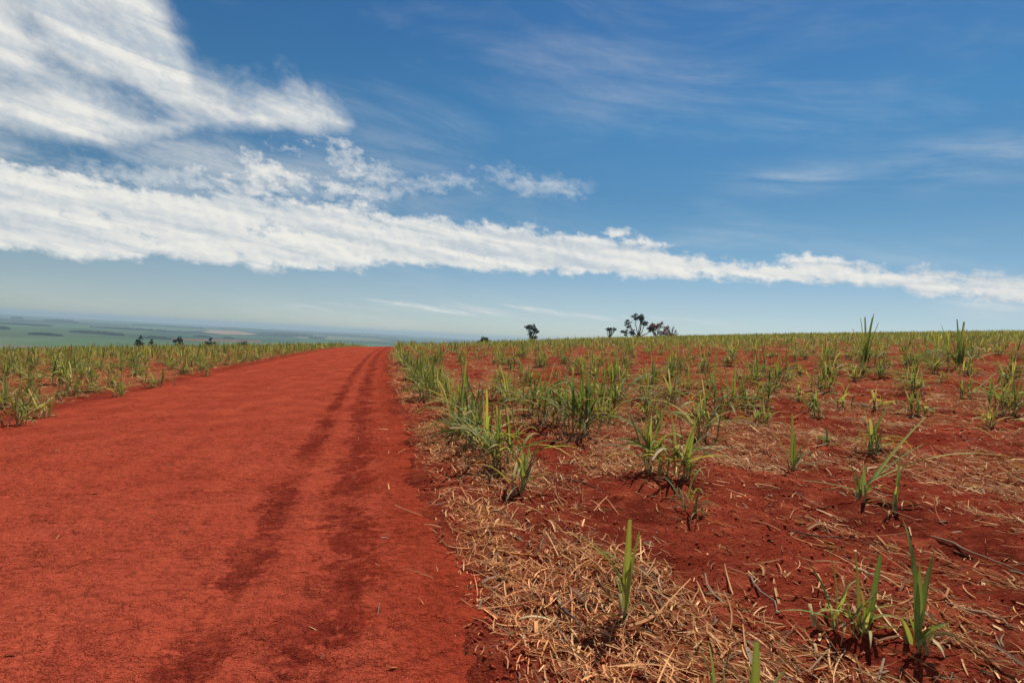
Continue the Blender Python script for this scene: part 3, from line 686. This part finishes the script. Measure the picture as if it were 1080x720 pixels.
# ------------------------------------------------------------------ trees
def blob_leaves(rg, centres, n, size, c, flat=.7, spr=1.2):
    cs = np.array([b[:3] for b in centres]); rs = np.array([b[3] for b in centres])
    sub = np.repeat(np.arange(len(cs)), 7); dd = rg.normal(0, 1, (len(sub), 3)); dd /= np.linalg.norm(dd, axis=1)[:, None]
    cs = cs[sub] + dd * (rs[sub] * rg.uniform(.3, spr, len(sub)))[:, None] * np.array([1, 1, flat]); rs = rs[sub] * rg.uniform(.2, .5, len(sub))
    w = rs ** 2; w /= w.sum()
    k = rg.choice(len(cs), n, p=w); d = rg.normal(0, 1, (n, 3)); d /= np.linalg.norm(d, axis=1)[:, None]
    P = cs[k] + d * (rs[k] * rg.uniform(.35, 1.05, n) ** .6)[:, None] * np.array([1, 1, flat])
    a = rg.normal(0, 1, (n, 3)); a /= np.linalg.norm(a, axis=1)[:, None]; b = np.cross(a, rg.normal(0, 1, (n, 3))); b /= np.linalg.norm(b, axis=1)[:, None]
    sz = size * rg.uniform(.6, 1.4, n)[:, None]
    V = np.stack([P - a * sz, P + b * sz * .5, P + a * sz, P - b * sz * .5], 1).reshape(-1, 3)
    F = np.arange(n * 4).reshape(n, 4); kc = rg.uniform(.75, 1.25, len(cs))[k]
    C = np.repeat(np.array(c)[None] * (rg.uniform(.7, 1.3, n) * kc)[:, None], 4, 0)
    return V, F, C

def tree(px, py_top, dist, wpx, label, style='round', leafc=(.05, .075, .03), name='tree', cat='tree', seed=1, group=None, barkc=(.06, .045, .035), nleaf=2600, hmin=1.2):
    rg = np.random.default_rng(seed); d = ray(px, py_top - (2.2 if px < 300 else 0)); k = dist / math.hypot(d[0], d[1])
    x, y = d[0] * k, d[1] * k; ztop = CAM_H + d[2] * k; zb = float(base_z(x, y)); H = max(hmin, ztop - zb); Wd = 1.05 * wpx * dist / FPX / max(.7, math.cos(math.atan2(x, y)))
    e = bpy.data.objects.new(name, None); col.objects.link(e); e.location = (x, y, zb); tag(e, label, cat, group)
    tr = []; tips = []
    if style in ('dome',):
        cz = H * .5; cen = []
        for i in range(16):
            a = rg.uniform(0, 6.28); q = rg.uniform(0, .42) * Wd; cen.append((q * math.sin(a), q * math.cos(a), H * (.55 + .3 * (1 - (q / (.5 * Wd)) ** 2)) - .15 * H, .26 * min(H, Wd) + .12 * Wd * rg.random()))
        tr.append(tube([(0, 0, -.3), (.1, 0, H * .35), (0, .1, H * .6)], [.2, .14, .08], 7, barkc))
        for c_ in cen[:8]: tr.append(tube([(0, 0, H * .2), (c_[0] * .5, c_[1] * .5, H * .4), c_[:3]], [.1, .07, .02], 5, barkc))
        crown = cen
    else:
        tz = H * {'round': .42, 'umbrella': .55, 'spread': .30, 'bare': .35}[style]
        lean = rg.normal(0, .02, 2) * H; rt = .035 * H
        top = np.array([lean[0], lean[1], tz])
        tr.append(tube([(0, 0, -.5), (lean[0] * .2, lean[1] * .2, tz * .4), top], [rt * 1.3, rt, rt * .75], 8, barkc))
        nb = {'round': 7, 'umbrella': 9, 'spread': 10, 'bare': 12}[style]; crown = []
        for i in range(nb):
            a = 6.283 * i / nb + rg.normal(0, .25); q = Wd * .5 * rg.uniform(.35, .85)
            if style == 'umbrella': q = Wd * .5 * rg.uniform(.3, .82); zc = H * rg.uniform(.84, .90)
            elif style == 'spread': zc = H * (rg.uniform(.40, .62) if i % 3 == 0 else rg.uniform(.68, .90)); q = Wd * .5 * (rg.uniform(.6, .82) if i % 3 == 0 else rg.uniform(.1, .62))
            elif style == 'bare': zc = H * rg.uniform(.5, .92)
            else: zc = H * rg.uniform(.52, .85); q = Wd * .5 * rg.uniform(.3, .75)
            tip = np.array([q * math.sin(a), q * math.cos(a), zc]); mid = top + (tip - top) * .5 + np.array([tip[0] * .12, tip[1] * .12, -.04 * H]) + rg.normal(0, .02 * H, 3)
            tr.append(tube([top - (0, 0, tz * .15 * rg.random()), mid, tip], [rt * .55, rt * .32, rt * .1], 6, barkc))
            br = {'round': .20, 'umbrella': .15, 'spread': .135, 'bare': .14}[style] * Wd * rg.uniform(.8, 1.2)
            crown.append((*tip, min(br, H - zc + .02 * H)))
            for j in range(5 if style != 'bare' else 9):
                dd = rg.normal(0, 1, 3); dd /= np.linalg.norm(dd); dd[2] = abs(dd[2]) * .7
                t2 = tip + dd * br * 1.1; m0 = mid + (tip - mid) * rg.random()
                tr.append(tube([m0, (m0 + t2) / 2 + rg.normal(0, .02, 3) * H * .3, t2], [rt * .16, rt * .1, rt * .04], 4, barkc))
        if style == 'round':
            for q in range(7): crown.append((Wd * .27 * math.sin(q * .9), Wd * .27 * math.cos(q * .9), H * rg.uniform(.55, .8), Wd * .15))
            crown.append((0, 0, H * .84, Wd * .2))
    V, F, C = merge(tr); mk_obj('trunk', mk_mesh('trunk', V, F, M['bark'], C), e)
    size = .0009 * dist
    V, F, C = blob_leaves(rg, crown, int(nleaf * 2.4), size * .85, np.array(leafc) * 1.6, .62 if style in ('umbrella', 'spread') else .85, .8 if style == 'dome' else 1.15)
    top_ = V[:, 2].max(); V[:, 2] *= H / top_ if top_ > H else 1
    mk_obj('crown', mk_mesh('crown', V, F, M['crown'], C), e); return e

DG = (.030, .044, .018)
tree(511, 352, 230, 14, 'low dark dome shaped shrub on the field crest, nearest the road', 'dome', DG, 'shrub', 'shrub', 3)
tree(562.5, 338.5, 270, 16, 'small round dark tree with a forked trunk standing alone on the crest', 'round', DG, seed=4, nleaf=1500)
tree(644, 343.5, 270, 12, 'little umbrella shaped tree with a thin pale trunk on the crest', 'umbrella', (.06, .055, .04), seed=5, nleaf=900)
tree(674, 330, 260, 33, 'largest tree on the crest with a wide open dark crown', 'spread', (.035, .044, .02), seed=6, nleaf=3000)
tree(694, 338, 262, 22, 'reddish sparse leaved tree beside the largest tree on the crest', 'bare', (.16, .06, .05), seed=8, nleaf=1500, barkc=(.12, .07, .06))
tree(709, 342, 268, 13, 'leafless twiggy tree behind the reddish tree on the crest', 'bare', (.12, .08, .07), seed=9, nleaf=60, barkc=(.17, .13, .12))
tree(707.5, 350, 255, 13, 'low reddish brown bush at the foot of the twiggy tree', 'dome', (.07, .03, .025), 'shrub', 'shrub', 10, nleaf=900)
GL = 'dark trees standing beyond the field edge above the valley'
BL = (.022, .034, .020)
tree(148.5, 350.3, 330, 8.5, 'pair-crowned dark tree, tallest of those beyond the field across the road', 'round', BL, seed=11, group=GL, nleaf=1300)
tree(160, 353.0, 330, 4, 'slender dark tree right next to the tallest tree across the road', 'round', BL, seed=12, group=GL, nleaf=500)
tree(189.5, 350.3, 345, 8, 'lone rounded dark tree beyond the strip of bare red earth', 'round', BL, seed=13, group=GL, nleaf=900)
tree(222.5, 352.6, 350, 9, 'rounded dark tree between the lone tree and the wide dome tree', 'round', BL, seed=14, group=GL, nleaf=900)
tree(257, 354.0, 350, 16, 'wide low dome shaped dark tree, nearest the road across the valley edge', 'dome', BL, seed=15, group=GL, nleaf=1500)
tree(92, 355.6, 360, 4.5, 'tiny dark tree left alone between the tree pair and the far hedge', 'dome', BL, seed=16, group=GL, nleaf=400)
tree(37, 354.0, 380, 8, 'dark bushy tree at the end of the hedge near the picture border', 'dome', BL, seed=17, group=GL, nleaf=800)
tree(19, 353.6, 390, 8, 'pointed dark tree in the middle of the valley edge hedge', 'dome', BL, seed=18, group=GL, nleaf=800)
tree(9, 355.3, 390, 9, 'low dark tree in the hedge just inside the picture border', 'dome', BL, seed=19, group=GL, nleaf=800)
tree(-1, 354.6, 392, 9, 'dark tree cut by the left border of the picture', 'dome', BL, seed=20, group=GL, nleaf=800)
tree(28, 356, 388, 9, 'flat dark bush linking the two hedge trees at the valley edge', 'dome', BL, 'shrub', 'shrub', 21, GL, nleaf=800)

# far woods on the plain
def wood(a, b, depth, hh, label, n=260, seed=1):
    rg = np.random.default_rng(seed); A = np.array(at(*a)); B = np.array(at(*b)); u = rg.random(n)[:, None]
    dist = np.linalg.norm((A + B) / 2); vd = (A + B) / 2 / dist
    p = A + (B - A) * u + vd * (rg.random((n, 1)) - .5) * depth * np.sin(np.clip(u * 3.14, .1, 3.0)) * (.5 + vnoise(u * 7, u * 0, seed)); z = base_z(p[:, 0], p[:, 1])
    hh_ = hh * .62 * rg.uniform(.25, 1.15, n) * (.35 + .65 * np.sin(np.clip(u[:, 0] * 3.14, .1, 3.04)) ** .5); cs = [(p[i, 0], p[i, 1], z[i] + hh_[i] * .55, hh_[i] * .55) for i in range(n)]
    V, F, C = blob_leaves(rg, cs, n * 34, dist * .0013, (.022, .034, .020), 1.)
    o = mk_obj('woodland', mk_mesh('woodland', V, F, M['crown'], C)); tag(o, label, 'woodland', kind='stuff')
wood((74, 350.2), (131, 354.2), 110, 17, 'long dark strip of woodland in the valley, nearest of the wood strips', 300, 1)
wood((47, 338.8), (82, 340.8), 500, 34, 'far thin strip of woodland near the horizon', 220, 2)
wood((12, 336.4), (24, 337.1), 500, 36, 'small far wood near the horizon by the border', 100, 3)
wood((-5, 346.5), (10, 347.6), 120, 16, 'small wood in the valley cut by the left border', 100, 4)
wood((205, 355.0), (222, 356.0), 160, 11, 'broken line of trees in the valley behind the rounded tree', 90, 5)
wood((236, 356.4), (246, 357.2), 100, 9, 'small dark copse in the valley beside the dome tree', 70, 6)
wood((325, 356.4), (342, 357.6), 100, 9, 'dark copse in the valley toward the road crest', 100, 7)
for i_, q_ in enumerate([(0, 341.5, 55, 344.6), (95, 345.2, 190, 350.6), (140, 342.6, 215, 346.8), (150, 356.2, 180, 357.9), (230, 346.2, 330, 351.6), (330, 352.6, 420, 357.4), (30, 352.6, 66, 354.6), (345, 350.8, 430, 355.4), (275, 350.8, 330, 353.8)]):
    wood(q_[:2], q_[2:], 60, 11 + 3 * (i_ % 3), ['thin tree line along the far left boundary of the valley', 'long thin tree line above the dark wood strip', 'faint far tree line below the thin horizon wood', 'short low tree line behind the tree pair in the valley', 'tree line just above the pale bare field', 'long low tree line in the valley next to the road crest', 'short tree line left of the long dark wood strip', 'farthest faint tree line above the road crest', 'tree line running right from the pale bare field'][i_], 260, 20 + i_)
wood((285, 353.2), (345, 356.0), 300, 12, 'thin line of trees along a valley field boundary', 120, 8)

# ------------------------------------------------------------------ haze
def haze():
    m, N, out = new_mat('haze_air')
    v = N.new('ShaderNodeVolumePrincipled'); v.inputs['Color'].default_value = (.47, .64, .75, 1); v.inputs['Density'].default_value = HAZE
    v.inputs['Anisotropy'].default_value = .1
    N.l.new(v.outputs[0], out.inputs['Volume'])
    a = 23500; z0 = -140; z1 = 46
    V = np.array([(-a, -a, z0), (a, -a, z0), (a, a, z0), (-a, a, z0), (-a, -a, z1), (a, -a, z1), (a, a, z1), (-a, a, z1)], float)
    F = np.array([(0, 3, 2, 1), (4, 5, 6, 7), (0, 1, 5, 4), (1, 2, 6, 5), (2, 3, 7, 6), (3, 0, 4, 7)])
    tag(mk_obj('haze', mk_mesh('haze', V, F, m, smooth=False)), 'thin pale blue haze lying over the distant valley', 'haze', kind='stuff')
HAZE = 1.15e-4
haze()

# ------------------------------------------------------------------ sky and light
SUN_AZ, SUN_EL = R(32), R(52)       # azimuth from +Y towards +X
w = bpy.data.worlds.new('World'); sc.world = w; w.use_nodes = True; w.node_tree.nodes.clear(); N = NT(w.node_tree)
out = N.new('ShaderNodeOutputWorld'); bg = N.new('ShaderNodeBackground'); N.l.new(bg.outputs[0], out.inputs[0])
sky = N.new('ShaderNodeTexSky', sky_type='NISHITA'); sky.sun_disc = False; sky.sun_elevation = SUN_EL; sky.sun_rotation = SUN_AZ
sky.air_density = 1.0; sky.dust_density = .15; sky.ozone_density = 1.6; sky.altitude = 700
STR = .063; bg.inputs['Strength'].default_value = STR
gen = N.new('ShaderNodeTexCoord').outputs['Generated']; sx = N.new('ShaderNodeSeparateXYZ'); N.l.new(gen, sx.inputs[0])
DEG = 180 / math.pi
az = N.m('MULTIPLY', N.m('ARCTAN2', sx.outputs[0], sx.outputs[1]), DEG); el = N.m('MULTIPLY', N.m('ARCSINE', sx.outputs[2]), DEG)
def azel(px, py):
    d = ray(px, py); return math.degrees(math.atan2(d[0], d[1])), math.degrees(math.asin(d[2]))
def curve(pts, lo=-5., hi=45.):
    """elevation as a function of azimuth, through photo points"""
    n = N.new('ShaderNodeFloatCurve'); c = n.mapping.curves[0]; P = sorted(azel(*p) for p in pts)
    q = [((a + 60) / 120, (e - lo) / (hi - lo)) for a, e in P]
    while len(c.points) > 2: c.points.remove(c.points[1])
    c.points[0].location = q[0]; c.points[1].location = q[-1]
    for a in q[1:-1]: c.points.new(*a)
    n.mapping.use_clip = False; n.mapping.extend = 'HORIZONTAL'; n.mapping.update()
    N.l.new(N.m('DIVIDE', N.m('ADD', az, 60.), 120.), n.inputs['Value'])
    return N.m('ADD', N.m('MULTIPLY', n.outputs[0], hi - lo), lo)
def fcurve(pts):
    n = N.new('ShaderNodeFloatCurve'); c = n.mapping.curves[0]; q = [((azel(px, py)[0] + 60) / 120, v) for px, py, v in pts]
    while len(c.points) > 2: c.points.remove(c.points[1])
    c.points[0].location = q[0]; c.points[1].location = q[-1]
    for a in q[1:-1]: c.points.new(*a)
    n.mapping.use_clip = False; n.mapping.extend = 'HORIZONTAL'; n.mapping.update()
    N.l.new(N.m('DIVIDE', N.m('ADD', az, 60.), 120.), n.inputs['Value']); return n.outputs[0]
tilt = N.m('ADD', el, N.m('MULTIPLY', az, .11))      # cloud streets run slightly downhill to the right
def cvec(sx_, sy_, z=0., da=0., de=0.):
    return N.xyz(N.m('MULTIPLY', N.m('ADD', az, da), sx_), N.m('MULTIPLY', N.m('ADD', tilt, de), sy_), z)
def inside(top, bot, wt, wb):
    """1 in the middle, 0 beyond either edge (soft widths in degrees)"""
    return N.m('MINIMUM', N.m('DIVIDE', N.m('SUBTRACT', top, el), wt), N.m('DIVIDE', N.m('SUBTRACT', el, bot), wb))
def clampm(v, a, b): return N.m('MINIMUM', N.m('MAXIMUM', v, a), b)

# main long bank
topB = curve([(-120, 158), (0, 166), (60, 176), (105, 190), (180, 200), (260, 206), (330, 212), (400, 216), (450, 226), (520, 234), (600, 246), (680, 254), (740, 268), (800, 275), (850, 268), (900, 278), (960, 282), (1080, 290), (1200, 296)])
botB = curve([(-120, 255), (0, 262), (100, 272), (200, 280), (300, 286), (360, 284), (440, 281), (520, 287), (600, 290), (700, 292), (800, 296), (900, 302), (1000, 315), (1080, 320), (1200, 328)])
def denB(da=0., de=0.):
    n1 = N.noise(cvec(.20, .40, 1., da, de), 1., 10, .60, .3); n2 = N.noise(cvec(.8, 1.0, 5., da, de), 1., 9, .66, .2)
    nn = N.m('ADD', N.m('MULTIPLY', n1, .68), N.m('MULTIPLY', n2, .32)); return nn
nB = denB(); mB = clampm(inside(topB, botB, 1.1, .8), -2., 1.1)
dB = N.m('ADD', N.m('MULTIPLY', mB, .50), N.m('MULTIPLY', N.m('SUBTRACT', nB, .5), 3.1))
aB = N.mapr(dB, -.12, .42)
# upper left cloud
topA = curve([(-300, -420), (-120, -300), (0, -200), (100, -90), (160, -30), (196, 40), (215, 68), (260, 78), (310, 88), (350, 106), (378, 128), (400, 150), (440, 220), (1080, 380)])
botA = curve([(-120, 132), (0, 138), (60, 147), (140, 151), (200, 147), (250, 141), (300, 139), (345, 138), (378, 136), (400, 120), (440, 100), (1080, 20)])
def avec(sx_, sy_, z): return N.xyz(N.m('MULTIPLY', N.m('SUBTRACT', az, N.m('MULTIPLY', el, .4)), sx_), N.m('MULTIPLY', N.m('ADD', el, N.m('MULTIPLY', az, .42)), sy_), z)
nA = N.m('ADD', N.m('MULTIPLY', N.noise(avec(.07, .13, 11.), 1., 8, .58, .5), .62), N.m('MULTIPLY', N.noise(avec(.24, .34, 15.), 1., 6, .56, .2), .38))
mA = clampm(inside(topA, botA, 3.6, 1.6), -2., .75)
holeA = N.m('POWER', 2.718, N.m('MULTIPLY', N.m('ADD', N.m('POWER', N.m('DIVIDE', N.m('SUBTRACT', az, azel(135, 100)[0]), 4.5), 2.), N.m('POWER', N.m('DIVIDE', N.m('ADD', N.m('SUBTRACT', el, azel(135, 100)[1]), N.m('MULTIPLY', N.m('SUBTRACT', az, azel(135, 100)[0]), .25)), 1.7), 2.)), -1.))
dA = N.m('SUBTRACT', N.m('ADD', N.m('MULTIPLY', mA, .95), N.m('MULTIPLY', N.m('SUBTRACT', nA, .5), 3.4)), N.m('MULTIPLY', holeA, .75))
aA = N.mapr(dA, -.32, .88)
# broken puffs above the bank
topC = curve([(0, 160), (60, 160), (120, 158), (200, 158), (300, 152), (400, 158), (430, 172), (520, 176), (600, 186), (640, 198), (1080, 300)])
botC = curve([(0, 175), (100, 195), (300, 212), (420, 214), (480, 200), (560, 208), (620, 210), (640, 198), (1080, 280)])
stC = fcurve([(-200, 200, .2), (40, 200, .35), (120, 190, .7), (250, 190, .95), (380, 190, .9), (430, 190, .55), (600, 190, .55), (640, 190, .0), (1080, 190, 0.)])
nC = N.m('ADD', N.m('MULTIPLY', N.noise(cvec(.22, .42, 21.), 1., 8, .6, .2), .6), N.m('MULTIPLY', N.noise(cvec(.9, 1.2, 25.), 1., 7, .62, .1), .4))
mC = clampm(inside(topC, botC, 1.8, 1.), -2., 1.)
dC = N.m('ADD', N.m('MULTIPLY', mC, .35), N.m('MULTIPLY', N.m('SUBTRACT', nC, .5), 3.2))
aC = N.m('MULTIPLY', N.mapr(dC, -.1, .7), stC)
# low thin streaks
topD = curve([(0, 300), (300, 318), (400, 317), (520, 322), (620, 328), (760, 334), (1000, 345), (1080, 350)])
botD = curve([(0, 310), (300, 326), (400, 330), (520, 334), (620, 338), (760, 342), (1000, 350), (1080, 354)])
stD = fcurve([(-200, 330, .0), (240, 330, .05), (330, 330, .5), (500, 330, .65), (620, 330, .35), (760, 340, .15), (1080, 340, .1)])
nD = N.noise(cvec(.12, 1.6, 31.), 1., 7, .6, .1)
aD = N.m('MULTIPLY', N.mapr(N.m('ADD', N.m('MULTIPLY', clampm(inside(topD, botD, .5, .5), -2., .8), .3), N.m('MULTIPLY', N.m('SUBTRACT', nD, .5), 2.4)), -.05, .6), stD)
# small puff over the bank and grey smudge at the far right
def gaus(px, py, wa, we):
    a0, e0 = azel(px, py)
    return N.m('POWER', 2.718, N.m('MULTIPLY', N.m('ADD', N.m('POWER', N.m('ABSOLUTE', N.m('DIVIDE', N.m('SUBTRACT', az, a0), wa)), 2.), N.m('POWER', N.m('ABSOLUTE', N.m('DIVIDE', N.m('SUBTRACT', el, e0), we)), 2.)), -1.))
fE = N.m('MAXIMUM', gaus(642, 245, 2.4, .6), N.m('MAXIMUM', gaus(216, 205, 1.6, .9), gaus(395, 210, 1.2, .6)))
aE = N.m('MULTIPLY', N.mapr(fE, .05, .3, 0, .9), N.mapr(N.m('ADD', N.m('MULTIPLY', fE, .7), N.m('MULTIPLY', N.m('SUBTRACT', nC, .5), 4.)), .35, 1.))
aS = N.m('MULTIPLY', gaus(1052, 322, 3.2, .9), N.mapr(nD, .3, .7, .2, .55))
# very thin cirrus veil
veil = N.mapr(N.noise(cvec(.035, .13, 41.), 1., 6, .6, .6), .46, .78, 0, .22)
wis = N.m('MULTIPLY', N.m('MAXIMUM', gaus(1020, 168, 8, 1.8), gaus(840, 188, 6, 1.3)), N.mapr(N.noise(cvec(.08, .6, 45.), 1., 6, .6, .3), .35, .7, 0, .3))
al = N.m('MAXIMUM', N.m('MAXIMUM', aB, aA), N.m('MAXIMUM', aC, N.m('MAXIMUM', aD, N.m('MAXIMUM', aE, N.m('MAXIMUM', aS, N.m('MAXIMUM', veil, wis))))))
film = N.m('MULTIPLY', N.m('MULTIPLY', gaus(150, 175, 24, 4.5), N.mapr(N.noise(cvec(.09, .3, 71.), 1., 7, .62, .4), .36, .68)), .62)
al = N.m('MULTIPLY', N.m('MAXIMUM', al, film), .95)
# relief of the cloud: denser towards the sun side or not
nB2 = denB(.35, .45)
lit = N.mapr(N.m('SUBTRACT', nB, nB2), -.07, .07)
bands = N.mapr(N.noise(cvec(.05, .75, 61.), 1., 4, .5, .5), .34, .62)
low = N.mapr(N.m('SUBTRACT', el, botB), 0., 4., .75, 1.)
lit = N.m('MULTIPLY', N.m('ADD', N.m('MULTIPLY', lit, .35), N.m('MULTIPLY', bands, .65)), 1.)
cc = N.mix(lit, (6.6, 7.4, 8.1), (11.2, 10.9, 10.1))
rp = N.new('ShaderNodeValToRGB'); rp.color_ramp.interpolation = 'LINEAR'
stops = [(0., (.72, .84, 1.)), (1.4, (.75, .84, 1.)), (4.1, (.76, .82, .90)), (9.8, (.58, .79, .84)), (14., (.43, .74, .84)), (20.5, (.37, .80, .95)), (29., (.32, .72, .97)), (40., (.30, .68, .97))]
for k_, (e_, c_) in enumerate(stops):
    q = rp.color_ramp.elements[0] if k_ == 0 else (rp.color_ramp.elements[1] if k_ == 1 else rp.color_ramp.elements.new(e_ / 40.))
    q.position = e_ / 40.; q.color = (*c_, 1)
N.l.new(N.m('DIVIDE', el, 40.), rp.inputs[0])
skc = N.mix(1., sky.outputs[0], rp.outputs[0], 'MULTIPLY')
final = N.mix(al, skc, cc)
N.l.new(final, bg.inputs['Color'])

sun = bpy.data.lights.new('sun', 'SUN'); so = bpy.data.objects.new('sun', sun); col.objects.link(so)
sun.energy = 5.0; sun.angle = R(.53); sun.color = (1, .94, .84)
d = Vector((math.sin(SUN_AZ) * math.cos(SUN_EL), math.cos(SUN_AZ) * math.cos(SUN_EL), math.sin(SUN_EL)))
so.rotation_euler = d.to_track_quat('Z', 'Y').to_euler()

sc.view_settings.view_transform = 'Standard'; sc.view_settings.look = 'None'; sc.view_settings.gamma = 1; sc.view_settings.use_curve_mapping = False
sc.view_settings.exposure = 0.35
sc.render.engine = 'CYCLES'
sc.cycles.use_denoising = True; sc.cycles.max_bounces = 6; sc.cycles.diffuse_bounces = 3; sc.cycles.transmission_bounces = 3; sc.cycles.volume_bounces = 0
sc.cycles.transparent_max_bounces = 4
